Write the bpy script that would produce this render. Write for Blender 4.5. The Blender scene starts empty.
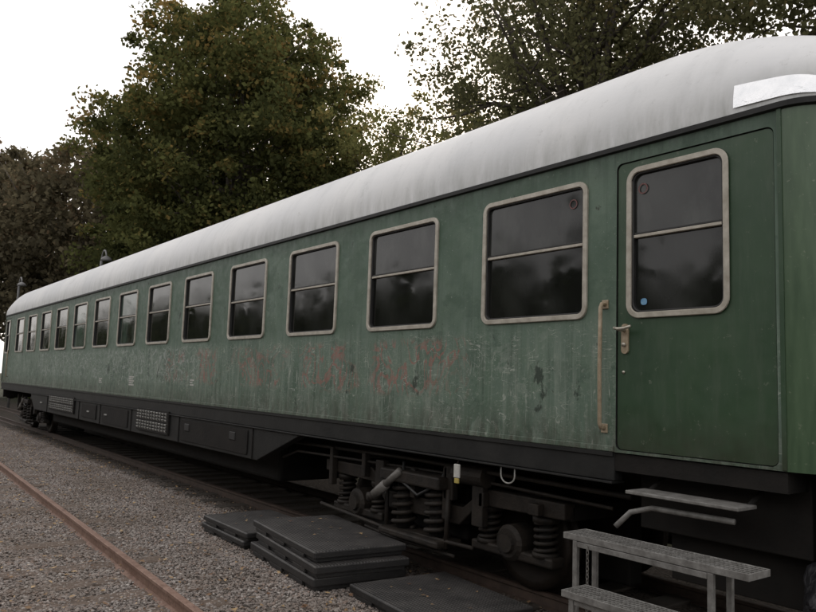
import bpy, bmesh, math, random
import numpy as np
from mathutils import Vector, Matrix
random.seed(7)
S = bpy.context.scene
S.view_settings.view_transform='Standard'
try: S.view_settings.look='None'
except Exception: pass
S.view_settings.exposure=0

# ------------------------------------------------------------------ helpers
def link(o,parent=None):
    S.collection.objects.link(o)
    if parent: o.parent=parent
    return o
def empty(name,loc=(0,0,0)):
    e=bpy.data.objects.new(name,None); e.location=loc; S.collection.objects.link(e); return e
def mobj(name,v,f,mat,parent=None,smooth=False,bevel=0,auto=None):
    m=bpy.data.meshes.new(name); m.from_pydata([tuple(p) for p in v],[],f); m.update()
    bm=bmesh.new(); bm.from_mesh(m); bmesh.ops.recalc_face_normals(bm,faces=bm.faces); bm.to_mesh(m); bm.free()
    if mat: m.materials.append(mat)
    if smooth:
        m.polygons.foreach_set('use_smooth',[True]*len(m.polygons))
    o=bpy.data.objects.new(name,m); link(o,parent)
    if bevel:
        b=o.modifiers.new('b','BEVEL'); b.width=bevel; b.segments=2; b.limit_method='ANGLE'
    return o
def box(name,x,y,z,mat,parent=None,bevel=0):
    v=[(a,b,c) for a in x for b in y for c in z]
    f=[(0,1,3,2),(4,6,7,5),(0,4,5,1),(2,3,7,6),(0,2,6,4),(1,5,7,3)]
    return mobj(name,v,f,mat,parent,bevel=bevel)
def tube(name,pts,rad,mat,parent=None,seg=12,caps=True,smooth=True):
    v,f=[],[]
    tubedata(v,f,pts,rad,seg,caps)
    return mobj(name,v,f,mat,parent,smooth=smooth)
def tubedata(v,f,pts,rad,seg=12,caps=True):
    pts=[Vector(p) for p in pts]; n=len(pts)
    if not hasattr(rad,'__len__'): rad=[rad]*n
    base=len(v); prev=None
    for i,p in enumerate(pts):
        d=(pts[min(i+1,n-1)]-pts[max(i-1,0)])
        if d.length<1e-9: d=Vector((0,0,1))
        d.normalize()
        if prev is None:
            a=Vector((0,0,1)) if abs(d.z)<.9 else Vector((1,0,0))
            u=d.cross(a).normalized()
        else:
            u=(prev-d*prev.dot(d)).normalized()
        w=d.cross(u); prev=u
        for k in range(seg):
            t=2*math.pi*k/seg
            v.append(p+(u*math.cos(t)+w*math.sin(t))*rad[i])
    for i in range(n-1):
        for k in range(seg):
            a=base+i*seg+k; b=base+i*seg+(k+1)%seg
            f.append((a,b,b+seg,a+seg))
    if caps:
        f.append(tuple(base+k for k in range(seg))[::-1]); f.append(tuple(base+(n-1)*seg+k for k in range(seg)))
def helix(name,c,r,z0,z1,turns,wr,mat,parent):
    pts=[]
    N=int(turns*14)
    for i in range(N+1):
        t=i/N; a=2*math.pi*turns*t
        pts.append((c[0]+r*math.cos(a),c[1]+r*math.sin(a),z0+(z1-z0)*t))
    return tube(name,pts,wr,mat,parent,seg=8)
def rr(x0,x1,z0,z1,r,seg=7):
    P=[]
    for cx,cz,a0 in ((x1-r,z1-r,0),(x0+r,z1-r,90),(x0+r,z0+r,180),(x1-r,z0+r,270)):
        for k in range(seg+1):
            a=math.radians(a0+90*k/seg); P.append((cx+r*math.cos(a),cz+r*math.sin(a)))
    return P
def loops(name,L,mat,parent,smooth=False,closed=False):
    n=len(L[0]); v=[p for l in L for p in l]; f=[]
    for i in range(len(L)-1):
        for k in range(n):
            f.append((i*n+k,i*n+(k+1)%n,(i+1)*n+(k+1)%n,(i+1)*n+k))
    if closed: f.append(tuple(range((len(L)-1)*n,len(L)*n)))
    return mobj(name,v,f,mat,parent,smooth=smooth)
def plate_holes(name,outer,holes,y,mat,parent):
    bm=bmesh.new(); ed=[]
    for lp in [outer]+holes:
        vs=[bm.verts.new((p[0],y,p[1])) for p in lp]
        for i in range(len(vs)): ed.append(bm.edges.new((vs[i],vs[(i+1)%len(vs)])))
    bmesh.ops.triangle_fill(bm,use_beauty=True,use_dissolve=False,edges=ed,normal=(0,-1,0))
    bmesh.ops.recalc_face_normals(bm,faces=bm.faces)
    for fc in bm.faces:
        if fc.normal.y>0: fc.normal_flip()
    m=bpy.data.meshes.new(name); bm.to_mesh(m); bm.free(); m.materials.append(mat)
    return link(bpy.data.objects.new(name,m),parent)

# ------------------------------------------------------------------ material kit
class NT:
    def __init__(s,name):
        s.m=bpy.data.materials.new(name); s.m.use_nodes=True; s.t=s.m.node_tree; s.n=s.t.nodes; s.l=s.t.links
        s.b=s.n['Principled BSDF']; s.tc=s.n.new('ShaderNodeTexCoord')
    def new(s,ty,**k):
        q=s.n.new(ty)
        for a,b in k.items(): setattr(q,a,b)
        return q
    def c(s,a,b): s.l.new(a,b)
    def vec(s,scale=(1,1,1),rot=(0,0,0)):
        q=s.new('ShaderNodeMapping'); q.inputs['Scale'].default_value=scale; q.inputs['Rotation'].default_value=rot
        s.c(s.tc.outputs['Object'],q.inputs['Vector']); return q.outputs[0]
    def noise(s,scale,detail=5,rough=.6,vec=None,dist=0):
        q=s.new('ShaderNodeTexNoise'); q.inputs['Scale'].default_value=scale; q.inputs['Detail'].default_value=min(detail,5)
        q.inputs['Roughness'].default_value=rough; q.inputs['Distortion'].default_value=dist
        s.c(vec if vec else s.tc.outputs['Object'],q.inputs['Vector']); return q.outputs['Fac']
    def rng(s,x,a,b,c=0,d=1,smooth=False):
        q=s.new('ShaderNodeMapRange'); q.inputs[1].default_value=a; q.inputs[2].default_value=b
        q.inputs[3].default_value=c; q.inputs[4].default_value=d
        if smooth: q.interpolation_type='SMOOTHSTEP'
        s.c(x,q.inputs[0]); return q.outputs[0]
    def math(s,op,a,b=None):
        q=s.new('ShaderNodeMath'); q.operation=op
        for i,x in enumerate((a,b)):
            if x is None: continue
            if isinstance(x,(int,float)): q.inputs[i].default_value=x
            else: s.c(x,q.inputs[i])
        return q.outputs[0]
    def mix(s,f,a,b,mode='MIX'):
        q=s.new('ShaderNodeMix'); q.data_type='RGBA'; q.blend_type=mode
        for i,x in ((0,f),(6,a),(7,b)):
            if isinstance(x,(int,float)): q.inputs[i].default_value=x
            elif isinstance(x,tuple): q.inputs[i].default_value=(*x,1)[:4]
            else: s.c(x,q.inputs[i])
        return q.outputs[2]
    def xyz(s):
        q=s.new('ShaderNodeSeparateXYZ'); s.c(s.tc.outputs['Object'],q.inputs[0]); return q.outputs
    def ridge(s,n,w):
        d=s.math('ABSOLUTE',s.math('SUBTRACT',n,.5)); return s.rng(d,w*.5,w,1,0)
    def band(s,x,a,b,soft):
        return s.math('MULTIPLY',s.rng(x,a-soft,a,0,1,True),s.rng(x,b,b+soft,1,0,True))
    def bump(s,h,strength,dist=.01):
        q=s.new('ShaderNodeBump'); q.inputs['Strength'].default_value=strength; q.inputs['Distance'].default_value=dist
        s.c(h,q.inputs['Height']); s.c(q.outputs[0],s.b.inputs['Normal'])
    def out(s,col=None,rough=None,metal=None,spec=None):
        for k,x in (('Base Color',col),('Roughness',rough),('Metallic',metal),('Specular IOR Level',spec)):
            if x is None: continue
            if isinstance(x,(int,float)): s.b.inputs[k].default_value=x
            elif isinstance(x,tuple): s.b.inputs[k].default_value=(*x,1)[:4]
            else: s.c(x,s.b.inputs[k])
        return s.m
def simple(name,c1,c2,scale=6,rough=.7,metal=0,bump=.2,bd=.01,spec=None,detail=4):
    k=NT(name); n=k.noise(scale,detail,.65); f=k.rng(n,.3,.7)
    k.bump(k.noise(scale*5,3),bump,bd)
    return k.out(k.mix(f,c1,c2),rough,metal,spec)

# --- old green paint
k=NT('worn_green_paint'); X,Y,Z=k.xyz()
base=k.mix(k.rng(k.noise(.9,5,.6),.36,.66,0,1,True),(.078,.126,.088),(.132,.182,.138))
base=k.mix(k.rng(k.noise(3.3,5,.7),.42,.66),base,(.10,.146,.114))
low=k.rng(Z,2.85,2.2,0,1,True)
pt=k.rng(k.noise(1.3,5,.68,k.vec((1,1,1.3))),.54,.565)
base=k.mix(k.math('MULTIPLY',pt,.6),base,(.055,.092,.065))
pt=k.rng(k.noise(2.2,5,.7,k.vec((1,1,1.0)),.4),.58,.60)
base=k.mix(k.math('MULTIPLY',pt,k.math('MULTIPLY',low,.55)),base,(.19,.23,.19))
st=k.rng(k.noise(1.0,5,.7,k.vec((11,1,.8))),.47,.68)
base=k.mix(k.math('MULTIPLY',st,k.math('ADD',k.math('MULTIPLY',low,.42),.12)),base,(.23,.27,.225))
st=k.rng(k.noise(1.0,5,.7,k.vec((16,1,.6))),.54,.70)
base=k.mix(k.math('MULTIPLY',st,k.math('ADD',k.math('MULTIPLY',low,.25),.42)),base,(.038,.062,.043))
fine=k.rng(k.noise(22,5,.78),.54,.68)
base=k.mix(k.math('MULTIPLY',fine,k.math('MULTIPLY',low,.55)),base,(.28,.31,.26))
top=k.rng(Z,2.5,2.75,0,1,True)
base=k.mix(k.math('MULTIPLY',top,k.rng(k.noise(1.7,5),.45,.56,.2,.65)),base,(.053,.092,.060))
# long thin scratches in two directions
for ang,seed in ((.35,3.1),(-.8,1.7),(1.3,2.3)):
    sc=k.noise(seed*1.4,2,.5,k.vec((1.2,1,7),(0,ang,0)))
    m_=k.math('MULTIPLY',k.ridge(sc,.006),k.rng(k.noise(1.7+seed*.3,4,.7),.52,.6,0,.65))
    base=k.mix(k.math('MULTIPLY',m_,k.band(Z,1.62,2.5,.12)),base,(.42,.45,.39))
s1=k.math('MULTIPLY',k.ridge(k.noise(2.6,2,.5,k.vec((1,1,1.4)),1.2),.006),k.band(Z,1.75,2.45,.15))
s1=k.math('MULTIPLY',s1,k.rng(k.noise(3,5,.75),.50,.58))
base=k.mix(k.math('MULTIPLY',s1,.6),base,(.46,.48,.43))
s3=k.math('MULTIPLY',k.ridge(k.noise(6,2,.5,k.vec((1.6,1,.16)),.2),.012),k.band(Z,1.62,2.3,.15))
base=k.mix(k.math('MULTIPLY',s3,k.rng(k.noise(2.1,5,.72),.51,.6,0,.6)),base,(.40,.42,.37))
chips=k.math('MULTIPLY',k.rng(k.noise(38,5,.72),.62,.66),k.rng(k.noise(2.4,4),.44,.60))
base=k.mix(k.math('MULTIPLY',chips,.75),base,(.40,.41,.36))
n=k.noise(2.3,1.5,.5,k.vec((1.3,1,1)),2.2)
r=k.math('MULTIPLY',k.ridge(n,.05),k.band(Z,2.0,2.42,.12))
r=k.math('MULTIPLY',r,k.band(X,-13.2,-5.45,.3))
r=k.math('MULTIPLY',r,k.rng(k.noise(1.1,2,.5),.40,.52))
r=k.math('MULTIPLY',r,k.rng(k.noise(24,5,.75),.38,.62,.15,.8))
base=k.mix(r,base,(.30,.10,.085))
n=k.noise(2.9,1.5,.5,k.vec((1,1,1.2)),2.5)
r=k.math('MULTIPLY',k.ridge(n,.035),k.band(Z,1.95,2.5,.1)); r=k.math('MULTIPLY',r,k.band(X,-24,-12,.5))
base=k.mix(k.math('MULTIPLY',r,.5),base,(.36,.38,.36))
d=k.rng(k.noise(1.9,5,.66,k.vec((1.5,1,.9))),.635,.67)
base=k.mix(k.math('MULTIPLY',d,.85),base,(.02,.03,.022))
d=k.rng(k.noise(13,5,.64,k.vec((1,1,.6))),.66,.69)
base=k.mix(k.math('MULTIPLY',d,.75),base,(.03,.03,.022))
dr=k.math('MULTIPLY',k.rng(Z,1.95,1.58,0,1),k.rng(k.noise(5,5,.7,k.vec((2,1,.5))),.33,.66))
base=k.mix(k.math('MULTIPLY',dr,.9),base,(.042,.036,.025))
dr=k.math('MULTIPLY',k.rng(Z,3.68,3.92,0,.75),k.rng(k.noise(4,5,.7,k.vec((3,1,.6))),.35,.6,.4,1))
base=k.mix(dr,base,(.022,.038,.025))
k.bump(k.math('ADD',k.noise(1.2,2),k.math('MULTIPLY',k.noise(40,3),.1)),.6,.022)
M_old=k.out(base,k.rng(k.noise(8,4),.3,.7,.40,.66),0,.35)

k=NT('door_green_paint'); X,Y,Z=k.xyz()
b=k.mix(k.rng(k.noise(1.3,5,.6),.35,.65),(.024,.053,.027),(.038,.073,.038))
b=k.mix(k.rng(k.noise(17,5,.75),.62,.68,0,.6),b,(.14,.16,.12))
b=k.mix(k.rng(k.noise(2,5,.7,k.vec((5,1,.7))),.48,.75,0,.5),b,(.07,.095,.065))
b=k.mix(k.math('MULTIPLY',k.rng(Z,1.95,1.58,0,.9),k.noise(9,5)),b,(.03,.022,.015))
k.bump(k.noise(2.2,2),.4,.02)
M_door=k.out(b,k.rng(k.noise(6,5),.3,.7,.32,.52),0,.4)
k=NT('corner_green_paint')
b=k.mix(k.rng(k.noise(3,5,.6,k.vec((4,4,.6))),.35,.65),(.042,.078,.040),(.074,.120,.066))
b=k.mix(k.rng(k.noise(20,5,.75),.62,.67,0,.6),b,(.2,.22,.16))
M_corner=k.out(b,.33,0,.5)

k=NT('white_roof_paint'); X,Y,Z=k.xyz()
b=k.mix(k.rng(k.noise(.5,4,.6),.35,.65),(.60,.61,.62),(.70,.70,.695))
b=k.mix(k.rng(k.noise(.9,5,.7,k.vec((2.5,.5,1))),.5,.75,0,.5),b,(.44,.45,.45))
b=k.mix(k.rng(k.noise(9,5,.78),.60,.72,0,.45),b,(.36,.36,.35))
b=k.mix(k.rng(k.noise(1.3,5,.8,k.vec((1,1,1))),.62,.70,0,.4),b,(.33,.34,.33))
b=k.mix(k.math('MULTIPLY',k.rng(Z,4.3,3.95,0,.85),k.rng(k.noise(2,5,.7,k.vec((3,1,.6))),.3,.7)),b,(.27,.28,.26))
k.bump(k.math('ADD',k.noise(1.1,2),k.math('MULTIPLY',k.noise(30,4),.1)),.35,.03)
M_roof=k.out(b,.48,0,.35)

M_zinc=simple('bare_zinc_sheet',(.72,.74,.76),(.88,.89,.90),7,.25,.8,.4,.015)
M_alu=simple('weathered_window_frame',(.47,.44,.38),(.28,.255,.205),9,.45,.2,.35,.004)
M_rub=simple('black_rubber_seal',(.010,.010,.010),(.022,.022,.021),9,.6)
M_blk=simple('sooty_black_underframe',(.006,.0055,.005),(.015,.013,.011),3,.75,0,.4,spec=.25)
M_sole=simple('black_solebar_paint',(.007,.0075,.0075),(.018,.018,.017),2.5,.55,0,.3,spec=.3)
M_bog=simple('greasy_brown_bogie',(.007,.006,.005),(.026,.020,.015),7,.65,0,.5,spec=.3)
M_whl=simple('worn_wheel_steel',(.012,.009,.007),(.028,.021,.016),5,.55,.3,.3,spec=.3)
M_damp=simple('grey_damper_paint',(.09,.085,.075),(.15,.14,.128),9,.45,0,.2)
M_cream=simple('cream_handrail_paint',(.38,.31,.22),(.22,.165,.10),16,.5)
M_chrome=simple('handle_metal',(.5,.48,.42),(.34,.31,.25),10,.3,.7)
M_louv=simple('louvre_grey_paint',(.42,.42,.40),(.22,.22,.20),9,.6)
M_white=simple('white_marking',(.55,.54,.50),(.3,.3,.28),12,.6)
M_yel=simple('yellow_tag',(.42,.34,.08),(.36,.28,.08),12,.6)
M_galv=simple('galvanised_steel',(.24,.235,.222),(.105,.10,.092),14,.6,.2,.4,.004)
k=NT('rubber_crossing_panel')
b=k.mix(k.rng(k.noise(3,5,.7),.36,.66),(.022,.021,.021),(.062,.058,.055))
b=k.mix(k.rng(k.noise(9,5,.75),.56,.7,0,.6),b,(.12,.108,.094))
w=k.new('ShaderNodeTexWave'); w.wave_type='BANDS'; w.bands_direction='X'; w.inputs['Scale'].default_value=9; k.c(k.tc.outputs['Object'],w.inputs[0])
w2=k.new('ShaderNodeTexWave'); w2.wave_type='BANDS'; w2.bands_direction='Y'; w2.inputs['Scale'].default_value=9; k.c(k.tc.outputs['Object'],w2.inputs[0])
h=k.math('MULTIPLY',w.outputs['Fac'],w2.outputs['Fac'])
g=k.new('ShaderNodeNewGeometry'); nz=k.new('ShaderNodeSeparateXYZ'); k.c(g.outputs['Normal'],nz.inputs[0])
upf=k.rng(nz.outputs[2],.7,.95)
b=k.mix(k.math('MULTIPLY',h,k.math('MULTIPLY',upf,.3)),b,(.10,.094,.085))
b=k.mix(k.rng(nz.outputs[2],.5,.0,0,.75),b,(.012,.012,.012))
k.bump(k.math('ADD',k.math('MULTIPLY',h,upf),k.math('MULTIPLY',k.noise(30,4),.4)),.9,.010)
M_panel=k.out(b,.5,0,.5)
k=NT('rusty_rail_steel')
b=k.mix(k.rng(k.noise(6,5,.7),.35,.65),(.17,.10,.072),(.27,.175,.135))
b=k.mix(k.rng(k.noise(30,5,.7),.5,.65,0,.6),b,(.09,.05,.035))
k.bump(k.noise(50,4),.4,.004); M_rail=k.out(b,.68,.1,.4)
M_raildark=simple('dark_rail_steel',(.035,.024,.018),(.075,.05,.038),8,.6,.2)
k=NT('wood_sleeper'); b=k.mix(k.rng(k.noise(4,5,.7,k.vec((12,1,1))),.35,.7),(.07,.05,.038),(.20,.15,.115))
k.bump(k.noise(6,5,.7,k.vec((14,1,1))),.8,.02); M_wood=k.out(b,.85)
M_woodd=simple('oily_sleeper',(.02,.016,.012),(.05,.04,.03),5,.8)
def gravel_col(k,rnd):
    r=k.new('ShaderNodeValToRGB'); cr=r.color_ramp
    cols=[(0,(.12,.102,.09)),(.2,(.195,.17,.155)),(.4,(.24,.215,.198)),(.6,(.285,.258,.237)),(.78,(.25,.187,.155)),(.92,(.345,.315,.29)),(1,(.43,.40,.37))]
    cr.elements[0].position=0; cr.elements[0].color=(*cols[0][1],1); cr.elements[1].position=1; cr.elements[1].color=(*cols[-1][1],1)
    for p,c in cols[1:-1]:
        e=cr.elements.new(p); e.color=(*c,1)
    k.c(rnd,r.inputs[0]); return r.outputs[0]
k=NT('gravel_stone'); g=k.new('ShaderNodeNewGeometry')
oi=k.new('ShaderNodeObjectInfo')
rn=k.math('FRACT',k.math('ADD',g.outputs['Random Per Island'],oi.outputs['Random']))
sy=k.new('ShaderNodeSeparateXYZ'); k.c(g.outputs['Position'],sy.inputs[0])
b=gravel_col(k,rn)
pn=k.new('ShaderNodeTexNoise'); pn.inputs['Scale'].default_value=.8; pn.inputs['Detail'].default_value=4; k.c(g.outputs['Position'],pn.inputs['Vector'])
b=k.mix(k.rng(pn.outputs['Fac'],.42,.65,0,.5),b,(.15,.12,.095))
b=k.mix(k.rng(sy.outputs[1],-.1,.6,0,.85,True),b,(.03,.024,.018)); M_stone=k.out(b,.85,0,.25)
k=NT('ballast_ground')
vc=k.new('ShaderNodeTexVoronoi'); vc.inputs['Scale'].default_value=30; k.c(k.tc.outputs['Object'],vc.inputs[0])
sp=k.new('ShaderNodeSeparateColor'); k.c(vc.outputs['Color'],sp.inputs[0])
b=gravel_col(k,sp.outputs[0]); b=k.mix(k.rng(vc.outputs['Distance'],.35,.7,0,.8),b,(.05,.043,.036))
X,Y,Z=k.xyz()
b=k.mix(k.rng(k.noise(.35,5),.4,.65,0,.4),b,(.13,.11,.085))
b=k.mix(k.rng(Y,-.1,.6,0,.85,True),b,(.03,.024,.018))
b=k.mix(k.math('MULTIPLY',k.rng(Y,3.5,5,0,1,True),.9),b,(.03,.035,.015))
b=k.mix(k.math('MULTIPLY',k.rng(Y,-9,-14,0,1,True),.9),b,(.05,.06,.025))
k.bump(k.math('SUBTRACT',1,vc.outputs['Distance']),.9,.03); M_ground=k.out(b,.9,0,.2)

def glassmat(name,dust_sheen,lo,dcol=(.17,.18,.165),rmin=.03):
    k=NT(name)
    n=k.rng(k.noise(1.1,4,.55,k.vec((1,1,.8))),.35,.7)
    b=k.mix(n,(.006,.0065,.006),lo)
    b=k.mix(k.rng(k.noise(2.2,4,.6,k.vec((1.2,1,.6))),.45,.8,0,dust_sheen),b,dcol)
    b=k.mix(k.rng(k.noise(60,3,.7),.62,.75,0,dust_sheen*.5),b,dcol)
    k.bump(k.noise(1.2,1),.15,.025)
    return k.out(b,k.rng(k.noise(2.3,4,.6),.35,.7,rmin,.12),0,.42)
M_glL=glassmat('dark_window_glass',.07,(.014,.015,.013))
M_glU=glassmat('dusty_reflection_glass',.28,(.035,.037,.034),rmin=.05)  # dust, plus the upper panes' lighter reflection painted into the colour
M_glG=glassmat('pale_green_reflection_glass',.5,(.08,.13,.105))  # pale green reflection painted into the pane colour

def leafmat(name,ca,cb,cc,autumn=.5,trans=.35):
    k=NT(name); at=k.new('ShaderNodeAttribute'); at.attribute_name='tint'
    b=k.mix(k.rng(at.outputs['Fac'],0,.6),ca,cb)
    b=k.mix(k.rng(at.outputs['Fac'],.68,1,0,autumn),b,cc)
    df=k.new('ShaderNodeBsdfDiffuse'); k.c(b,df.inputs[0])
    tr=k.new('ShaderNodeBsdfTranslucent'); k.c(b,tr.inputs[0])
    mx=k.new('ShaderNodeMixShader'); mx.inputs[0].default_value=trans
    k.c(df.outputs[0],mx.inputs[1]); k.c(tr.outputs[0],mx.inputs[2])
    k.c(mx.outputs[0],k.n['Material Output'].inputs[0]); return k.m
L_big=leafmat('lime_tree_leaves',(.060,.068,.028),(.125,.132,.048),(.32,.21,.075),.8,.40)
L_far=leafmat('far_tree_leaves',(.085,.075,.050),(.15,.13,.08),(.24,.16,.10),.7)
L_rt=leafmat('thin_tree_leaves',(.095,.095,.050),(.16,.158,.078),(.30,.22,.10),.7,.42)
L_yel=leafmat('yellowing_leaves',(.11,.115,.042),(.18,.18,.068),(.32,.24,.09),.7,.45)
L_hedge=leafmat('undergrowth_leaves',(.025,.035,.014),(.06,.08,.028),(.10,.09,.035),.4)
M_bark=simple('bark',(.06,.05,.04),(.13,.11,.09),6,.9,0,.8,.03)

# ------------------------------------------------------------------ foliage
def leafmesh(name,C,size,tint,mat,rng,parent=None):
    n=len(C)
    a=rng.normal(size=(n,3)); a/=np.linalg.norm(a,axis=1)[:,None]
    b=rng.normal(size=(n,3)); b-=a*(a*b).sum(1)[:,None]; b/=np.linalg.norm(b,axis=1)[:,None]
    s=(size*rng.uniform(.6,1.35,n))[:,None]
    V=np.empty((n,4,3)); V[:,0]=C-a*s; V[:,1]=C+b*s*.75; V[:,2]=C+a*s; V[:,3]=C-b*s*.75
    m=bpy.data.meshes.new(name); m.vertices.add(n*4); m.vertices.foreach_set('co',V.ravel())
    m.loops.add(n*4); m.loops.foreach_set('vertex_index',np.arange(n*4,dtype=np.int32))
    m.polygons.add(n); m.polygons.foreach_set('loop_start',np.arange(0,n*4,4,dtype=np.int32))
    try: m.polygons.foreach_set('loop_total',np.full(n,4,dtype=np.int32))
    except Exception: pass
    at=m.attributes.new('tint','FLOAT','POINT'); at.data.foreach_set('value',np.repeat(np.clip(tint,0,1),4).astype(np.float32))
    m.update(calc_edges=True); m.validate(); m.materials.append(mat)
    return link(bpy.data.objects.new(name,m),parent)
def make_tree(name,x,y,c,R,nc,per,leaf,mat,seed,tr=.35,sig=.55,inner=.35,nl=30,lump=.28,tintb=0,zcut=None):
    rng=np.random.default_rng(seed); P=empty(name,(x,y,0))
    d=rng.normal(size=(nc,3)); d/=np.linalg.norm(d,axis=1)[:,None]
    ph=rng.uniform(0,6.28,6); fr=rng.uniform(2.5,5.5,(6,3))
    L=1+lump*sum(np.sin(d@fr[i]*1.3+ph[i]) for i in range(6))/3
    rr_=rng.uniform(inner**2,1,nc)**.5
    r=rr_*L
    C=d*r[:,None]*np.array(R)+np.array([0,0,c])
    if zcut is not None:
        kq=C[:,2]>zcut; C=C[kq]; rr_=rr_[kq]
    nc=len(C)
    ct=rng.uniform(.0,.80,nc)+ .25*(C[:,2]-c)/R[2]+tintb
    idx=np.repeat(np.arange(nc),per)
    o=rng.normal(size=(len(idx),3)); o/=np.linalg.norm(o,axis=1)[:,None]
    o*= (rng.uniform(0,1,len(idx))**.6*1.6)[:,None]
    cs=rng.uniform(.6,1.35,nc)*(1.15-.45*rr_**3)
    off=o*sig*np.array([1,1,.62])*cs[idx][:,None]
    pts=C[idx]+off
    leafmesh('crown_leaves',pts,leaf,ct[idx]+rng.normal(size=len(idx))*.15,mat,rng,P)
    v,f=[],[]
    fork=max(1.8,c-R[2]*.75); topz=c+R[2]*.55
    tubedata(v,f,[(0,0,0),(.05,.02,fork*.5),(0,.1,fork),(.2,-.1,(fork+topz)/2),(.1,.1,topz)],[tr*1.35,tr,tr*.85,tr*.5,tr*.12],10)
    for i in rng.choice(nc,min(nl,nc),replace=False):
        e=Vector(C[i]); t=rng.uniform(0,.75); s=Vector((0,.05,fork+(topz-fork)*t*.8))
        if e.z<s.z: s.z=max(fork*.8,e.z-1)
        mid=s.lerp(e,.5)+Vector(rng.normal(size=3)*.35)+Vector((0,0,.35))
        r0=tr*(.5-.35*t)
        tubedata(v,f,[s,s.lerp(mid,.5)+Vector(rng.normal(size=3)*.1),mid,mid.lerp(e,.5)+Vector(rng.normal(size=3)*.2),e],[r0,r0*.75,r0*.5,r0*.3,r0*.1],6)
        for q in range(2):
            e2=mid.lerp(e,.75)+Vector(rng.normal(size=3)*.6)
            tubedata(v,f,[mid,mid.lerp(e2,.5)+Vector(rng.normal(size=3)*.2),e2],[r0*.3,r0*.2,r0*.06],5)
    mobj('trunk_and_limbs',v,f,M_bark,P,smooth=True)
    return P
def hedge(name,x0,x1,y,depth,h,n,leaf,mat,seed):
    rng=np.random.default_rng(seed); P=empty(name,((x0+x1)/2,y,0)); cx=(x0+x1)/2
    nx,nz=int((x1-x0)/.8)+2,8; v=[];f=[]
    for i in range(nx):
        xx=x0+(x1-x0)*i/(nx-1); hh=h*(.72+.16*math.sin(xx*.7+seed)+.1*math.sin(xx*1.9))
        for j in range(nz):
            t=j/(nz-1); a=math.pi*t
            v.append((xx-cx,-math.cos(a)*depth*.3*(1+.2*math.sin(xx*2+j)),math.sin(a)*hh*.92))
    for i in range(nx-1):
        for j in range(nz-1):
            a=i*nz+j; f.append((a,a+1,a+nz+1,a+nz))
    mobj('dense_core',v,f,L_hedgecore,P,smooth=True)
    X=rng.uniform(x0,x1,n); hh=h*(.8+.16*np.sin(X*.7+seed)+.1*np.sin(X*1.9)+rng.normal(size=n)*.06)
    a=rng.uniform(0,math.pi,n); q=rng.uniform(.65,1.05,n)
    C=np.stack([X-cx,-np.cos(a)*depth*.45*q+rng.normal(size=n)*.15,np.sin(a)**.7*hh*q],1)
    t=rng.uniform(0,.7,n)+.3*np.sin(X*1.3+C[:,2])
    leafmesh('leaves',C,leaf,t,mat,rng,P); return P
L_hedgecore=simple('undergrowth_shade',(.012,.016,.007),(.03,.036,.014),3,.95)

make_tree('lime_tree',-32.0,9.4,11.8,(6.1,6.1,8.2),1150,110,.10,L_big,3,.5,.68,.55,26,lump=.2,zcut=4.5)
make_tree('lime_tree',-40.5,10.5,9.4,(5.8,5.5,6.8),560,80,.13,L_big,9,.4,.75,.5,12,lump=.2,tintb=-.05,zcut=4)
make_tree('maple_tree',-52,7.5,10.6,(6.5,6,7.0),480,75,.16,L_far,5,.4,.9,.5,12,lump=.2,zcut=4)
make_tree('maple_tree',-66,2.5,11.8,(8.5,8,8.5),420,75,.21,L_far,15,.4,1.15,.5,12,lump=.2,zcut=3)
make_tree('birch_tree',-26.5,14.0,9.6,(4.0,4.0,5.6),320,55,.085,L_yel,21,.22,.55,.3,22,zcut=7)
make_tree('birch_tree',-21.0,14.5,9.0,(4.0,4.0,4.8),340,55,.085,L_yel,22,.22,.55,.3,22,zcut=7)
make_tree('plane_tree',-12.6,10.8,11.9,(4.7,4.4,5.4),620,75,.062,L_rt,31,.30,.55,.2,50,.25,zcut=7)
make_tree('plane_tree',-5.0,13.0,12.6,(5.8,5.0,6.2),620,75,.07,L_rt,37,.34,.58,.2,50,.25,zcut=8)
make_tree('plane_tree',-15.8,16.5,9.0,(4.2,4.0,4.6),340,65,.08,L_rt,41,.25,.55,.3,20,.25,zcut=7)
hedge('hedgerow',-62,14,7.2,3.5,4.6,9000,.2,L_hedge,2)
hedge('distant_tree_row',-160,40,-27,9,10.5,16000,.5,L_hedge,6)

# ------------------------------------------------------------------ carriage
CAR=empty('railway_passenger_carriage',(0,0,0))
ZB,ZG=1.58,3.95
XR,XL=-2.27,-30.05
W=2.82; RC=.30
wins=[-4.45-1.9*i for i in range(13)]
WB,WT,WH=2.625,3.75,.605
holes=[rr(x-WH,x+WH,WB,WT,.085) for x in wins]
doorx=(-3.555,-2.315); DZ=(1.60,3.83)
door2=(-30.0,-28.95)
hd=[rr(doorx[0],doorx[1],DZ[0],DZ[1],.05),rr(door2[0],door2[1],DZ[0],DZ[1],.05)]
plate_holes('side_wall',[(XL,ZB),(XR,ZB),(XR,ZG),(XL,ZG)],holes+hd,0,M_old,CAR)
def arc(cx,cy,a0,a1,n=10): return [(cx+RC*math.cos(math.radians(a0+(a1-a0)*i/n)),cy+RC*math.sin(math.radians(a0+(a1-a0)*i/n))) for i in range(n+1)]
pr=arc(XR,RC,-90,0)+arc(XR,W-RC,0,90)
pl=arc(XL,W-RC,90,180)+arc(XL,RC,180,270)
def extr(name,prof,z0,z1,mat,smooth=True):
    v=[(p[0],p[1],z) for z in (z0,z1) for p in prof]; n=len(prof)
    return mobj(name,v,[(i,i+1,n+i+1,n+i) for i in range(n-1)],mat,CAR,smooth=smooth)
extr('end_wall_and_corners',pr,ZB,ZG,M_corner)
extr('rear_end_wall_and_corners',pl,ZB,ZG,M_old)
extr('far_side_wall',[(XR,W),(XL,W)],ZB,ZG,M_old)
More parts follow.
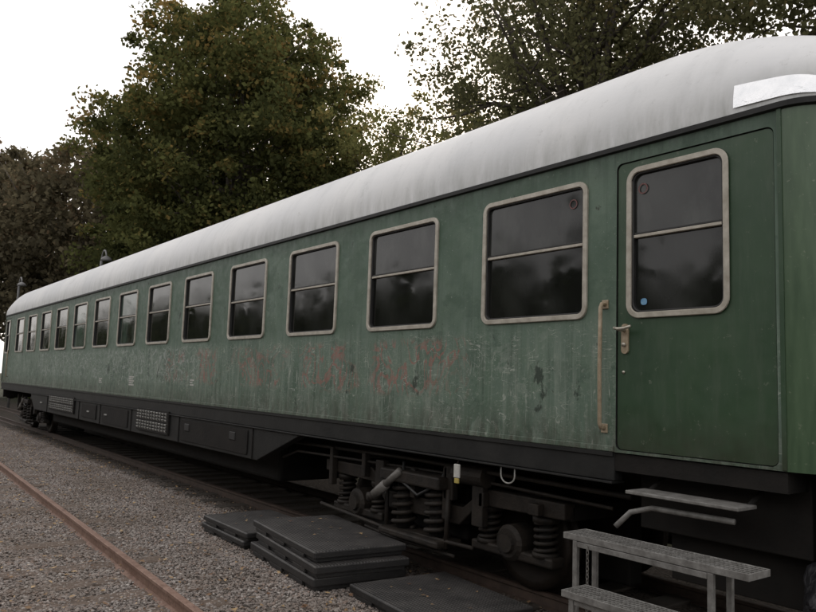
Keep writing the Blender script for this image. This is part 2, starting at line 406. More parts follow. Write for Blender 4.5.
box('floor',(XL,XR),(.02,W-.02),(1.44,1.57),M_blk,CAR)
box('interior_partition',(XL+.1,XR-.1),(.10,.12),(1.6,3.93),M_rub,CAR)
box('corner_cover_strip',(-2.292,-2.262),(-.010,.002),(1.585,3.94),M_door,CAR,.003)
box('lower_bead',(-28.9,-3.57),(-.010,.0),(1.583,1.625),M_old,CAR,.004)
gp=[(XL,-.028),(XR,-.028)]+[(XR+(RC+.028)*math.cos(math.radians(a)),RC+(RC+.028)*math.sin(math.radians(a))) for a in range(-80,1,10)]
v=[];n=len(gp)
for z in (3.935,3.972): v+=[(p[0],p[1],z) for p in gp]
v+=[(p[0],p[1]+.03,3.985) for p in gp]; v+=[(p[0],p[1]+.03,3.925) for p in gp]
f=[]
for a,b in ((0,1),(1,2),(3,0)):
    f+=[(a*n+i,a*n+i+1,b*n+i+1,b*n+i) for i in range(n-1)]
mobj('rain_gutter',v,f,M_sole,CAR)
ROOFR=1.02
def roof_sections(x0,x1,t0=0,t1=180,N=44,lift=0,NX=140):
    secs=[]
    for i in range(NX+1):
        x=x0+(x1-x0)*i/NX
        w=W/2+.012
        for e,sg in ((XR,1),(XL,-1)):
            q=(x-e)*sg
            if q>0: w-= RC-math.sqrt(max(0,RC*RC-min(q,RC)**2))
        Rz=ROOFR
        for e,sg in ((-1.97,1),(-30.35,-1)):
            t=1.43-(e-x)*sg
            if t>0: Rz-=.42*(t/1.43)**2+.10*max(0,(t-1.2)/.23)**2
        P=[]
        for j in range(N+1):
            a=math.radians(t0+(t1-t0)*j/N); c=math.cos(a); s=math.sin(a)
            yy=(w+lift)*math.copysign(abs(c)**(2/2.35),c); zz=(Rz+lift)*abs(s)**(2/2.35)
            P.append((x,W/2-yy,3.965+zz))
        secs.append(P)
    return secs
def roofmesh(name,secs,mat,cap=True):
    n=len(secs[0]); v=[p for s in secs for p in s]; f=[]
    for i in range(len(secs)-1):
        for j in range(n-1): f.append((i*n+j,i*n+j+1,(i+1)*n+j+1,(i+1)*n+j))
    if cap: f.append(tuple(range(n))); f.append(tuple(range((len(secs)-1)*n,len(secs)*n)))
    return mobj(name,v,f,mat,CAR,smooth=True)
xs=roof_sections(-30.35,-1.975,NX=220)
xe=roof_sections(-2.3,-1.975,NX=14)
r=roofmesh('roof',[s for s in xs if s[0][0]<-2.32]+xe,M_roof)
zo=roofmesh('zinc_roof_patch',roof_sections(-2.58,-2.0,2,11,6,.010,16),M_zinc,cap=False)

def ring_frame(name,x0,x1,z0,z1,r,wd,yf,yb,mat):
    c=.005
    def L(ins,y): return [(p[0],y,p[1]) for p in rr(x0+ins,x1-ins,z0+ins,z1-ins,max(r-ins,.01))]
    return loops(name,[L(0,yb if yb<0 else .001),L(0,yf+c),L(c,yf),L(wd-c,yf),L(wd,yf+c),L(wd,yb)],mat,CAR)
def window(i,x,hw,z0,z1,r,y0=0):
    nm='window_%d'%i
    ring_frame(nm+'_frame',x-hw-.012,x+hw+.012,z0-.012,z1+.012,r+.012,.044,y0-.022,y0+.035,M_alu)
    ring_frame(nm+'_seal',x-hw+.030,x+hw-.030,z0+.030,z1-.030,r-.02,.016,y0-.006,y0+.04,M_rub)
    zm=z1-(z1-z0)*(.46 if i!=4 else .50)
    def pane(n2,za,zb,y,mat):
        j=lambda: random.uniform(-.006,.006)
        v=[(x-hw+.03,y,za),(x+hw-.03,y+j(),za),(x+hw-.03,y+j(),zb),(x-hw+.03,y,zb)]
        return mobj(nm+n2,v,[(0,1,2),(0,2,3)],mat,CAR,smooth=True)
    g= i==7 or i==9
    pane('_lower_pane',z0+.03,zm,y0+.028,M_glG if g else M_glL)
    pane('_upper_pane',zm,z1-.03,y0+.020,M_glG if g else M_glU)
    box(nm+'_sash_bar',(x-hw+.046,x+hw-.046),(y0-.004,y0+.03),(zm-.012,zm+.012),M_alu,CAR,.004)
    box(nm+'_sash_bar_lip',(x-hw+.046,x+hw-.046),(y0+.004,y0+.03),(zm+.0145,zm+.03),M_rub,CAR,.003)
for i,x in enumerate(wins): window(i+1,x,WH,WB,WT,.085)
def door(nm,x0,x1,wx,hw,idx):
    outer=rr(x0+.008,x1-.008,DZ[0]+.006,DZ[1]-.008,.045)
    plate_holes(nm,outer,[rr(wx-hw,wx+hw,2.61,3.76,.1)],.012,M_door,CAR)
    def L(P,y): return [(p[0],y,p[1]) for p in P]
    loops(nm+'_jamb',[L(rr(x0,x1,DZ[0],DZ[1],.05),0),L(rr(x0,x1,DZ[0],DZ[1],.05),.05),L(rr(x0+.03,x1-.03,DZ[0]+.03,DZ[1]-.03,.05),.05)],M_rub,CAR)
    loops(nm+'_edge',[L(outer,.012),L(outer,.045)],M_door,CAR)
    window(idx,wx,hw,2.61,3.76,.10,.012)
door('passenger_door',*doorx,-3.045,.405,20)
door('rear_passenger_door',*door2,-29.47,.36,21)
hx=-3.475
mobj('door_lock_plate',[(p[0],y,p[1]) for y in (.012,-.004) for p in rr(hx-.03,hx+.03,2.33,2.56,.028,4)],[tuple(range(20)),tuple(range(20,40))]+[(i,(i+1)%20,20+(i+1)%20,20+i) for i in range(20)],M_cream,CAR)
tube('door_handle_spindle',[(hx,-.0,2.51),(hx,-.07,2.51)],.014,M_chrome,CAR)
tube('door_handle_lever',[(hx-.05,-.07,2.525),(hx,-.072,2.515),(hx+.05,-.072,2.52),(hx+.10,-.066,2.535)],[.012,.014,.012,.011],M_chrome,CAR)
tube('door_key_boss',[(hx,0,2.40),(hx,-.022,2.40)],.016,M_chrome,CAR)
tube('door_lock_screw',[(-3.49,.014,2.19),(-3.49,.004,2.19)],.012,M_chrome,CAR)
tube('grab_handle',[(-3.655,.0,2.72),(-3.655,-.05,2.72),(-3.655,-.065,2.69),(-3.66,-.065,2.2),(-3.655,-.065,1.79),(-3.655,-.05,1.76),(-3.655,.0,1.755)],.016,M_cream,CAR)
for zz in (2.72,1.755): box('grab_handle_foot',(-3.685,-3.625),(-.012,0),(zz-.035,zz+.035),M_cream,CAR,.004)
tube('far_grab_handle',[(-28.85,0,2.7),(-28.85,-.06,2.7),(-28.85,-.06,1.8),(-28.85,0,1.8)],.016,M_cream,CAR)
def disc(nm,x,z,r,y,mat,ri=0):
    N=24; v=[];f=[]
    for i in range(N):
        a=2*math.pi*i/N; v+=[(x+r*math.cos(a),y,z+r*math.sin(a)),(x+ri*math.cos(a),y,z+ri*math.sin(a))]
    for i in range(N): j=(i+1)%N; f.append((2*i,2*j,2*j+1,2*i+1))
    mobj(nm,v,f,mat,CAR)
M_red=simple('red_sticker',(.15,.04,.035),(.10,.045,.04),10,.5); M_blue=simple('blue_sticker',(.05,.18,.4),(.2,.38,.5),30,.5)
disc('no_smoking_sticker_ring',-3.33,3.60,.042,.0215,M_red,.032)
disc('no_smoking_sticker_ring_b',-4.0,3.59,.042,.0095,M_red,.032)
mobj('blue_door_sticker',[(p[0],.031,p[1]) for p in rr(-3.355,-3.30,2.70,2.75,.02,4)],[tuple(range(20))],M_blue,CAR)
for x,zc,w_,nq in ((-15.3,1.97,.32,5),(-12.1,1.96,.16,3),(-17.5,1.9,.25,3)):
    for q in range(nq):
        box('data_marking',(x-w_/2,x+w_/2-(q%2)*.06),(-.003,.001),(zc-q*.04,zc-q*.04+.024),M_white,CAR)
box('solebar',(-29.9,-3.575),(.012,.12),(1.36,1.578),M_sole,CAR,.008)
box('solebar_lip',(-29.9,-3.58),(-.004,.011),(1.545,1.579),M_sole,CAR,.003)
box('solebar_flange',(-29.9,-3.58),(-.01,.15),(1.34,1.357),M_sole,CAR,.003)
box('door_vestibule_underframe',(-3.54,-2.25),(.30,.5),(1.0,1.575),M_blk,CAR,.01)
box('under_door_shade_block',(-3.4,-2.3),(.5,2.3),(.62,1.575),M_blk,CAR,.01)  # black block added to stand in for the shade under the car end
v=[(-8.4,.02,1.34),(-9.6,.02,.90),(-24.3,.02,.90),(-24.9,.02,1.34)]; v+=[(a,.16,c) for a,b,c in v]
mobj('underfloor_skirt',v,[(0,1,2,3),(4,7,6,5),(0,4,5,1),(1,5,6,2),(2,6,7,3),(3,7,4,0)],M_sole,CAR,bevel=.01)
for x in (-9.75,-12.6,-15.2,-17.4,-19.2,-22.6): box('skirt_joint',(x-.012,x+.012),(.006,.021),(.905,1.335),M_blk,CAR)
for x0,x1 in ((-9.9,-12.5),(-15.4,-17.2)):
    mobj('skirt_hatch',[(p[0],y,p[1]) for y in (.021,.004) for p in rr(x1,x0,.95,1.30,.03,3)],[tuple(range(16)),tuple(range(16,32))]+[(i,(i+1)%16,16+(i+1)%16,16+i) for i in range(16)],M_blk,CAR,bevel=.004)
def louvre(x0,x1,z0,z1):
    box('louvre_panel',(x0,x1),(-.014,.021),(z0,z1),M_blk,CAR,.004)
    n=int((x1-x0)/.15); v=[]; f=[]
    for i in range(n):
        xx=x0+.03+i*(x1-x0-.04)/n
        for a,b in ((z0+.03,(z0+z1)/2-.012),((z0+z1)/2+.012,z1-.03)):
            for s in range(3):
                za=a+(b-a)*s/3; q=len(v)
                v+=[(xx,-.018,za+.01),(xx+.10,-.018,za+.01),(xx+.10,-.038,za+.040),(xx,-.038,za+.040),(xx+.10,-.018,za+.046),(xx,-.018,za+.046)]
                f+=[(q,q+1,q+2,q+3),(q+3,q+2,q+4,q+5)]
    mobj('louvre_slats',v,f,M_louv,CAR)
louvre(-14.75,-13.05,.98,1.40); louvre(-22.2,-19.6,1.0,1.40)
box('equipment_box',(-18.9,-17.7),(.0,.019),(.98,1.30),M_blk,CAR,.01)
for x in (-18.3,-16.9,-23.3): box('battery_cover_handle',(x-.07,x+.07),(-.02,.02),(1.12,1.15),M_louv,CAR,.004)
for x in (-10.4,-12.2): box('recess_handle',(x-.1,x+.1),(-.008,.02),(1.12,1.24),M_rub,CAR,.01)
box('underfloor_equipment_mass',(-24,-9.8),(.5,2.3),(.55,1.44),M_blk,CAR,.05)
box('centre_sill',(-29.8,-2.2),(1.1,1.7),(1.05,1.44),M_blk,CAR)
tube('air_pipe',[(-9.0,.28,1.2),(-6.5,.25,1.24),(-3.6,.26,1.22)],.022,M_bog,CAR)
tube('air_pipe_b',[(-9.2,.22,.98),(-8.8,.22,1.1),(-6.0,.30,1.14),(-3.8,.3,1.1)],.016,M_bog,CAR)
def bogie(cx,B):
    for sx in (-1,1):
        wx=cx+sx*1.27
        for sy,yy in ((1,.69),(-1,2.13)):
            o=yy-.07*sy if sy>0 else yy+.07
            prof=[(.0,.10),(.10,.10),(.12,.045),(.30,.03),(.37,.0),(.455,.0),(.462,.06),(.462,.12),(.49,.13),(.49,.155),(.30,.15),(.0,.15)]
            N=40; v=[];f=[]
            for r_,d in prof:
                for kk in range(N):
                    a=2*math.pi*kk/N; v.append((wx+r_*math.cos(a),o+d*sy,.61+r_*math.sin(a)))
            for i in range(len(prof)-1):
                for kk in range(N): f.append((i*N+kk,i*N+(kk+1)%N,(i+1)*N+(kk+1)%N,(i+1)*N+kk))
            mobj('wheel',v,f,M_whl,B,smooth=True)
        tube('axle',[(wx,.4,.61),(wx,2.4,.61)],.085,M_whl,B)
        for y0,y1 in ((.30,.56),(2.26,2.5)):
            tube('axle_box',[(wx,y0,.61),(wx,y0+.03,.61),(wx,y1,.61)],[.13,.165,.165],M_bog,B,18,smooth=False)
            box('axle_box_arm',(wx-.52,wx+.52),(y0+.03,y1-.05),(.47,.56),M_bog,B,.02)
            tube('axle_box_cap',[(wx,y0-.03,.61),(wx,y0,.61)],[.085,.095],M_bog,B,12,smooth=False)
            for s2 in (-1,1):
                helix('axle_spring',(wx+s2*.36,(y0+y1)/2),.095,.56,.86,5,.019,M_bog,B)
                tube('spring_guide',[(wx+s2*.36,(y0+y1)/2,.55),(wx+s2*.36,(y0+y1)/2,.88)],.06,M_blk,B)
                tube('spring_cup',[(wx+s2*.36,(y0+y1)/2,.545),(wx+s2*.36,(y0+y1)/2,.585)],.125,M_bog,B)
                tube('spring_cup_top',[(wx+s2*.36,(y0+y1)/2,.85),(wx+s2*.36,(y0+y1)/2,.90)],.125,M_bog,B)
        box('brake_shoe',(wx+sx*-.56,wx+sx*-.47),(.62,.78),(.45,.85),M_bog,B,.02)
        tube('brake_hanger',[(wx-sx*.55,.6,1.0),(wx-sx*.55,.6,.45)],.02,M_bog,B)
    for y0,y1 in ((.30,.44),(2.38,2.52)):
        pts=[(-1.95,.92),(-1.95,1.06),(-.95,1.06),(-.65,.84),(.65,.84),(.95,1.06),(1.95,1.06),(1.95,.92),(.88,.90),(.6,.66),(-.6,.66),(-.88,.90)]
        v=[(cx+p[0],y,p[1]) for y in (y0,y1) for p in pts]; n=len(pts)
        mobj('side_frame',v,[tuple(range(n)),tuple(range(n,2*n))]+[(i,(i+1)%n,n+(i+1)%n,n+i) for i in range(n)],M_bog,B,bevel=.012)
        for s2 in (-.28,.28):
            helix('bolster_spring',(cx+s2,(y0+y1)/2-.08),.12,.50,.98,5.5,.024,M_bog,B)
            tube('bolster_spring_core',[(cx+s2,(y0+y1)/2-.08,.49),(cx+s2,(y0+y1)/2-.08,.99)],.085,M_blk,B)
        box('spring_plank',(cx-.5,cx+.5),(y0-.2,y1),(.42,.49),M_bog,B,.02)
        box('bolster_end',(cx-.5,cx+.5),(y0-.2,y1),(.99,1.12),M_bog,B,.02)
        for s2 in (-.5,.5):
            tube('swing_link',[(cx+s2,y0-.08,.42),(cx+s2*1.05,y0-.08,1.0)],.024,M_bog,B)
        tube('step_irons',[(cx-.95,y0-.05,.40),(cx-.4,y0-.05,.36),(cx+.6,y0-.05,.36)],.018,M_bog,B)
    box('bogie_transom',(cx-.45,cx+.45),(.55,2.3),(.45,1.0),M_blk,B,.03)
    box('bogie_shade_plate',(cx-1.9,cx+1.9),(1.3,1.5),(.22,1.2),M_blk,B,.03)  # black plate added to keep the view through the bogie dark
    box('bogie_end_beam',(cx-1.95,cx-1.8),(.4,2.4),(.9,1.04),M_blk,B,.02)
    box('bogie_end_beam_b',(cx+1.8,cx+1.95),(.4,2.4),(.9,1.04),M_blk,B,.02)
    dx=cx+.12
    tube('damper_body',[(dx-.72,.10,.80),(dx-.50,.10,.95)],.055,M_damp,B)
    tube('damper_rod',[(dx-.52,.10,.935),(dx-.25,.10,1.12)],.040,M_damp,B)
    tube('damper_eye',[(dx-.74,.04,.785),(dx-.74,.2,.785)],.05,M_bog,B)
    tube('brake_pull_rod',[(cx-1.9,.22,.52),(cx-.6,.2,.46),(cx+.9,.22,.50)],.02,M_bog,B)
    tube('brake_cylinder',[(cx+.62,.25,1.18),(cx+1.05,.25,1.18)],.10,M_bog,B,16,smooth=False)
    rd=random.Random(5)
    for q in range(9):
        x=cx+rd.uniform(-1.8,1.8); box('bracket',(x,x+rd.uniform(.05,.16)),(.22,.30),(rd.uniform(.7,.95),rd.uniform(1.0,1.25)),M_bog,B,.01)
    tube('flex_hose',[(cx-.2,.2,1.2),(cx-.1,.12,1.0),(cx+.15,.12,.9),(cx+.4,.2,1.05),(cx+.45,.25,1.2)],.015,M_rub,B)
B1=bpy.data.objects.new('front_bogie',None); link(B1,CAR); bogie(-6.25,B1)
B2=bpy.data.objects.new('rear_bogie',None); link(B2,CAR); bogie(-26.2,B2)
box('handbrake_release_tag',(-5.40,-5.32),(-.012,.01),(1.17,1.30),M_white,CAR,.008)
box('handbrake_release_tag_low',(-5.39,-5.33),(-.010,.008),(1.12,1.168),M_yel,CAR,.006)
tube('tag_hanger',[(-5.36,.0,1.30),(-5.36,.03,1.37)],.006,M_bog,CAR)
pts=[(-4.72+.085*math.cos(a),.03,1.27+.07*math.sin(a)) for a in np.linspace(math.pi*1.0,math.pi*2.0,12)]
tube('release_handle_loop',[(-4.805,.03,1.35)]+pts+[(-4.635,.03,1.35)],.007,M_louv,CAR)
STEPX=(-3.35,-2.50)
box('foot_step_tread',STEPX,(-.16,.08),(1.31,1.335),M_galv,CAR,.006)
tube('foot_step_bracket',[(-3.44,-.15,1.06),(-3.36,-.08,1.17),(-3.2,-.05,1.22),(-2.6,-.02,1.22)],.02,M_galv,CAR)
for x in (-3.3,-2.55): tube('foot_step_hanger',[(x,.07,1.32),(x,.2,1.38),(x,.3,1.45)],.02,M_blk,CAR)
box('buffer_beam',(-2.02,-1.93),(.15,2.67),(1.05,1.57),M_blk,CAR,.01)
for y in (.54,2.28):
    tube('buffer',[(-1.95,y,1.2),(-1.6,y,1.2),(-1.599,y,1.2),(-1.33,y,1.2),(-1.329,y,1.2),(-1.29,y,1.2)],[.14,.13,.10,.10,.24,.23],M_blk,CAR,24)
    tube('rear_buffer',[(-30.3,y,1.2),(-30.7,y,1.2),(-30.701,y,1.2),(-31,y,1.2),(-31.01,y,1.2),(-31.05,y,1.2)],[.14,.13,.10,.10,.24,.23],M_blk,CAR,24)
box('rear_buffer_beam',(-30.36,-30.25),(.15,2.67),(1.05,1.57),M_blk,CAR,.01)
for i,y in enumerate((.95,1.9)):
    tube('brake_hose',[(-1.95,y,1.15),(-1.75,y,1.0),(-1.7,y,.7),(-1.8,y,.5)],.03,M_rub,CAR)
k=NT('crumpled_dark_plastic'); k.bump(k.noise(4,3,.55,None,1.5),.8,.08)
M_tarp=k.out(k.mix(k.rng(k.noise(6,5),.4,.7),(.010,.010,.012),(.03,.03,.034)),.5,0,.35)
bm=bmesh.new(); bmesh.ops.create_icosphere(bm,subdivisions=5,radius=1)
from mathutils import noise as mn
for q in bm.verts:
    c=q.co.copy(); nn_=mn.fractal(c*2.0,1,2,4)*.16+abs(mn.noise(c*3.3))*.12
    q.co=Vector((c.x*.30*(1+nn_),c.y*.32*(1+nn_),max(-.66,c.z*.52*(1+nn_))))+Vector((-2.05,.46,.66))
m=bpy.data.meshes.new('wrapped_equipment'); bm.to_mesh(m); bm.free(); m.materials.append(M_tarp)
o=link(bpy.data.objects.new('plastic_wrapped_equipment',m)); m.polygons.foreach_set('use_smooth',[True]*len(m.polygons))

# ------------------------------------------------------------------ portable steps
PS=empty('portable_metal_steps',(0,0,0))
def grate(nm,x0,x1,y0,y1,z,t=.04):
    for a,b in ((y0,y0+.012),(y1-.012,y1)): box(nm+'_edge',(x0,x1),(a,b),(z-t,z),M_galv,PS,.002)
    for a,b in ((x0,x0+.01),(x1-.01,x1)): box(nm+'_end',(a,b),(y0+.012,y1-.012),(z-t,z),M_galv,PS,.002)
    v,f=[],[]
    def bx(xa,xb,ya,yb,za,zb):
        s=len(v); v.extend([(a,b,c) for a in (xa,xb) for b in (ya,yb) for c in (za,zb)])
        f.extend([tuple(s+i for i in q) for q in ((0,1,3,2),(4,6,7,5),(0,4,5,1),(2,3,7,6),(0,2,6,4),(1,5,7,3))])
    n=int((x1-x0)/.028)
    for i in range(1,n): xx=x0+(x1-x0)*i/n; bx(xx-.003,xx+.003,y0+.012,y1-.012,z-.024,z-.001)
    m_=int((y1-y0)/.04)
    for i in range(1,m_): yy=y0+(y1-y0)*i/m_; bx(x0+.01,x1-.01,yy-.0035,yy+.0035,z-.020,z-.003)
    mobj(nm+'_mesh',v,f,M_galv,PS)
grate('upper_tread',-3.46,-2.15,-.70,-.46,1.07)
grate('lower_tread',-3.20,-1.92,-1.02,-.78,.79)
for x in (-3.36,-2.38):
    for nm,ya,zt in (('upper_leg',-.70,1.028),('rear_leg',-.495,1.028)):
        box(nm,(x-.018,x+.018),(ya,ya+.03),(0,zt),M_galv,PS,.003)
        box(nm+'_foot',(x-.045,x+.045),(ya-.03,ya+.06),(.0,.03),M_galv,PS,.003)
for x in (-3.14,-2.2):
    box('front_leg',(x-.018,x+.018),(-1.0,-.97),(0,.748),M_galv,PS,.003)
    box('front_leg_foot',(x-.045,x+.045),(-1.03,-.94),(.0,.03),M_galv,PS,.003)
    box('stringer',(x-.018,x+.018),(-.968,-.66),(.71,.748),M_galv,PS,.003)
box('upper_cross_rail',(-3.34,-2.40),(-.70,-.68),(.99,1.025),M_galv,PS,.003)
box('mid_cross_rail',(-3.34,-2.22),(-.68,-.66),(.67,.705),M_galv,PS,.003)
box('lower_cross_rail',(-3.12,-2.22),(-.995,-.975),(.71,.745),M_galv,PS,.003)
v,f=[],[]
for i in range(17):
    z0=1.0-.026*i; c=(-3.24,-.715,z0); pts=[]
    for a in np.linspace(0,2*math.pi,11):
        dx=.009*math.cos(a); pts.append((c[0]+(dx if i%2 else 0),c[1]+(0 if i%2 else dx),z0+.018*math.sin(a)))
    tubedata(v,f,pts,.003,6,False)
mobj('safety_chain',v,f,M_damp,PS)

# ------------------------------------------------------------------ crossing panels
def stack(nm,cx,cy,lx,ly,layers,rot,seed):
    rnd=random.Random(seed); P=empty(nm,(cx,cy,0)); z=.02
    for th in layers:
        ox,oy,rz=rnd.uniform(-.09,.09),rnd.uniform(-.06,.06),rot+rnd.uniform(-.05,.05)
        hx,hy=lx/2,ly/2
        def put(nm2,a,b,c,mat,bev):
            o=box(nm2,a,b,c,mat,P,bev); o.rotation_euler=(0,0,rz); o.location=(ox,oy,0); return o
        put('panel_top',(-hx,hx),(-hy,hy),(z+th*.34,z+th),M_panel,.014)
        put('panel_base',(-hx+.035,hx-.035),(-hy+.035,hy-.035),(z,z+th*.34-.002),M_panel,.006)
        nn=max(2,int(lx/.6))
        for i in range(nn):
            xx=-hx+.08+i*(lx-.16)/nn
            for yy in (-hy+.008,hy-.034): put('panel_lug',(xx,xx+.34),(yy,yy+.026),(z+.001,z+th*.33),M_panel,.003)
        z+=th+.004
    return P
stack('rubber_crossing_panel_stack',-7.10,-.34,1.80,1.04,(.13,.12,.11),-.10,3)
stack('rubber_crossing_panel_stack',-8.95,-.28,1.35,.98,(.10,.10),-.06,5)
stack('rubber_crossing_panel_stack',-5.30,-.26,1.35,1.12,(.11,),-.05,8)

# ------------------------------------------------------------------ ground, tracks
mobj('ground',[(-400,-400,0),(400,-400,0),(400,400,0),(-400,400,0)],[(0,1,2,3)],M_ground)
def rail(nm,p,q,mat,P):
    p=Vector((*p,0)); q=Vector((*q,0)); d=(q-p).normalized(); n=Vector((-d.y,d.x,0))
    pr=[(-.062,0),(-.062,.012),(-.012,.03),(-.010,.105),(-.035,.118),(-.036,.145),(-.028,.15),(.028,.15),(.036,.145),(.035,.118),(.010,.105),(.012,.03),(.062,.012),(.062,0)]
    v=[e+n*a+Vector((0,0,b)) for e in (p,q) for a,b in pr]; N=len(pr)
    return mobj(nm,v,[(i,(i+1)%N,N+(i+1)%N,N+i) for i in range(N)],mat,P)
T1=empty('railway_track')
for y in (.69,2.125): rail('rail',(-120,y),(30,y),M_raildark,T1)
T2=empty('railway_track')
A=Vector((-5.9,-2.25)); Bv=Vector((-17.1,-1.93)); dd=(Bv-A).normalized(); nn=Vector((dd.y,-dd.x))
if nn.y>0: nn=-nn
rail('rail',tuple(A-dd*12),tuple(A+dd*110),M_rail,T2)
rail('rail',tuple(A-dd*12+nn*1.5),tuple(A+dd*110+nn*1.5),M_rail,T2)
def sleepers(P,org,d,n,n0,n1,zt,seed,mat):
    rnd=random.Random(seed)
    for i in range(n0,n1):
        c=org+d*(i*.62+rnd.uniform(-.02,.02)); ext=1.25
        a=c-n*ext; b=c+n*ext; w=d*.125
        v=[(p.x,p.y,z) for z in (-.1,zt+rnd.uniform(-.014,.004)) for p in (a-w,a+w,b+w,b-w)]
        mobj('sleeper',v,[(0,1,2,3),(4,5,6,7),(0,1,5,4),(1,2,6,5),(2,3,7,6),(3,0,4,7)],mat,P,bevel=.012)
sleepers(T2,A+nn*.75,dd,nn,-10,50,.024,1,M_wood)
sleepers(T1,Vector((0,1.41)),Vector((-1,0)),Vector((0,-1)),-5,50,.028,2,M_woodd)

ico=bmesh.new(); bmesh.ops.create_icosphere(ico,subdivisions=1,radius=1)
iv=np.array([v.co[:] for v in ico.verts]); iff=np.array([[v.index for v in f.verts] for f in ico.faces]); ico.free()
def patch(seed,n,size):
    rng=np.random.default_rng(seed); V=[];F=[]
    c=np.c_[rng.uniform(-.55,.55,n),rng.uniform(-.55,.55,n),rng.uniform(0,.018,n)]
    s=rng.uniform(.007,.019,n)*size
    for i in range(n):
        q=iv*(1+rng.uniform(-.28,.28,(12,1)))*s[i]*np.array([rng.uniform(.8,1.5),rng.uniform(.7,1.1),rng.uniform(.5,.85)])
        a=rng.uniform(0,6.28); ca,sa=math.cos(a),math.sin(a)
        q=q@np.array([[ca,sa,0],[-sa,ca,0],[0,0,1]]).T+c[i]; V.append(q); F.append(iff+12*i)
    V=np.concatenate(V); F=np.concatenate(F)
    m=bpy.data.meshes.new('gravel_patch'); m.from_pydata(V.tolist(),[],F.tolist()); m.update(); m.materials.append(M_stone); return m
PM=[patch(i,1900,1.0) for i in range(4)]
GR=empty('gravel'); rnd=random.Random(4)
for ix in range(-30,0):
    for iy in range(-5,1):
        o=bpy.data.objects.new('gravel_patch',PM[rnd.randrange(4)]); link(o,GR)
        o.location=(ix+.5,iy+.5,rnd.uniform(-.003,.006)); o.rotation_euler=(0,0,rnd.choice([0,1,2,3])*math.pi/2+rnd.uniform(-.1,.1))
rng=np.random.default_rng(77); n=3600
C=np.c_[rng.uniform(-30,-1,n),rng.uniform(-5,.6,n),rng.uniform(.03,.045,n)]
a=rng.uniform(0,6.28,n); s=rng.uniform(.014,.036,n)
V=np.empty((n,4,3))
for j,(u,w_) in enumerate(((-1,0),(0,.6),(1,0),(0,-.6))):
    V[:,j,0]=C[:,0]+s*(u*np.cos(a)-w_*np.sin(a)); V[:,j,1]=C[:,1]+s*(u*np.sin(a)+w_*np.cos(a)); V[:,j,2]=C[:,2]+rng.uniform(-.008,.014,n)
k=NT('fallen_leaf'); g=k.new('ShaderNodeNewGeometry'); r_=k.new('ShaderNodeValToRGB'); k.c(g.outputs['Random Per Island'],r_.inputs[0])
r_.color_ramp.elements[0].color=(.12,.06,.03,1); r_.color_ramp.elements[1].color=(.44,.31,.16,1); M_fl=k.out(r_.outputs[0],.7)
mobj('fallen_leaves',V.reshape(-1,3).tolist(),np.arange(n*4).reshape(n,4).tolist(),M_fl)
# a few leaves resting on the panel stacks
rng=np.random.default_rng(5); vv=[];ff=[]
for cx_,cy_,zt,hx_,hy_,m_ in ((-7.1,-.34,.394,.7,.38,14),(-8.95,-.28,.230,.5,.36,9),(-5.3,-.26,.136,.5,.42,12)):
    for q in range(m_):
        x=cx_+rng.uniform(-hx_,hx_); y=cy_+rng.uniform(-hy_,hy_); a_=rng.uniform(0,6.28); s_=rng.uniform(.015,.03)
        b0=len(vv)
        for u,w_ in ((-1,0),(0,.6),(1,0),(0,-.6)): vv.append((x+s_*(u*math.cos(a_)-w_*math.sin(a_)),y+s_*(u*math.sin(a_)+w_*math.cos(a_)),zt+.006+rng.uniform(0,.008)))
        ff.append((b0,b0+1,b0+2,b0+3))
mobj('fallen_leaves',vv,ff,M_fl)
M_lamp=simple('lamp_grey',(.13,.13,.13),(.2,.2,.2),6,.5)
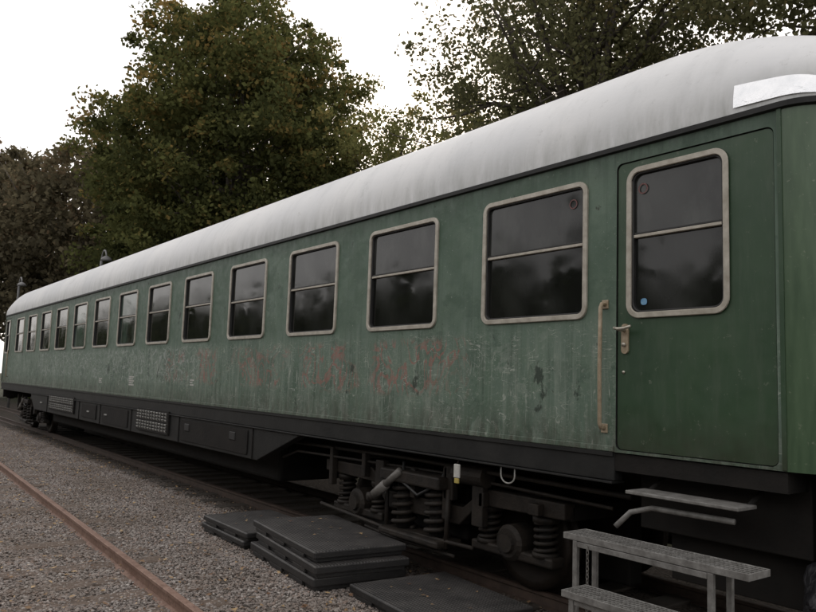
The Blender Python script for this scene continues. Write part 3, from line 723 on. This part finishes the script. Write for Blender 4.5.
def lamp(x,y,h):
    P=empty('street_lamp',(x,y,0))
    pts=[(0,0,0),(0,0,h-.6)]+[(-.0+.35*(1-math.cos(t)),0,h-.6+.45*math.sin(t)) for t in np.linspace(.2,math.pi*.9,9)]
    tube('post',pts,[.06]*2+[.035]*9,M_lamp,P,10)
    tube('shade',[(.69,0,h-.42),(.69,0,h-.5),(.69,0,h-.62)],[.05,.17,.24],M_lamp,P,16)
lamp(-42.4,2.4,6.9); lamp(-31.9,3.6,7.2)

# ------------------------------------------------------------------ light
w=bpy.data.worlds.new('World'); S.world=w; w.use_nodes=True; nt=w.node_tree; bg=nt.nodes['Background']
sky=nt.nodes.new('ShaderNodeTexSky'); sky.sky_type='NISHITA'; sky.sun_disc=False
el=math.radians(20); az=math.radians(138.5); sd=Vector((math.cos(az)*math.cos(el),math.sin(az)*math.cos(el),math.sin(el)))
sky.sun_elevation=el; sky.sun_rotation=math.atan2(sd.x,sd.y); sky.dust_density=3
mx=nt.nodes.new('ShaderNodeMix'); mx.data_type='RGBA'; mx.inputs[0].default_value=.84; mx.inputs[7].default_value=(9.5,9.1,8.9,1)
nt.links.new(sky.outputs[0],mx.inputs[6]); nt.links.new(mx.outputs[2],bg.inputs[0]); bg.inputs[1].default_value=.15
sl=bpy.data.lights.new('sun','SUN'); sl.energy=1.5; sl.angle=math.radians(14); sl.color=(1,.93,.84)
so=bpy.data.objects.new('sun',sl); link(so); so.rotation_euler=sd.to_track_quat('Z','Y').to_euler()

# ------------------------------------------------------------------ camera
yaw=math.radians(142.5); p=math.radians(5.94); ro=math.radians(2.0)
f=Vector((math.cos(yaw)*math.cos(p),math.sin(yaw)*math.cos(p),math.sin(p)))
r0=Vector((math.sin(yaw),-math.cos(yaw),0)); u0=r0.cross(f)
rc=r0*math.cos(ro)+u0*math.sin(ro); uc=u0*math.cos(ro)-r0*math.sin(ro)
cam=bpy.data.cameras.new('camera'); co=bpy.data.objects.new('camera',cam); link(co)
Mx=Matrix((rc,uc,-f)).transposed().to_4x4(); Mx.translation=Vector((0,-4.77,2.05)); co.matrix_world=Mx
cam.sensor_width=36; cam.lens=740/816*36; cam.clip_end=1500; cam.clip_start=.05
S.camera=co
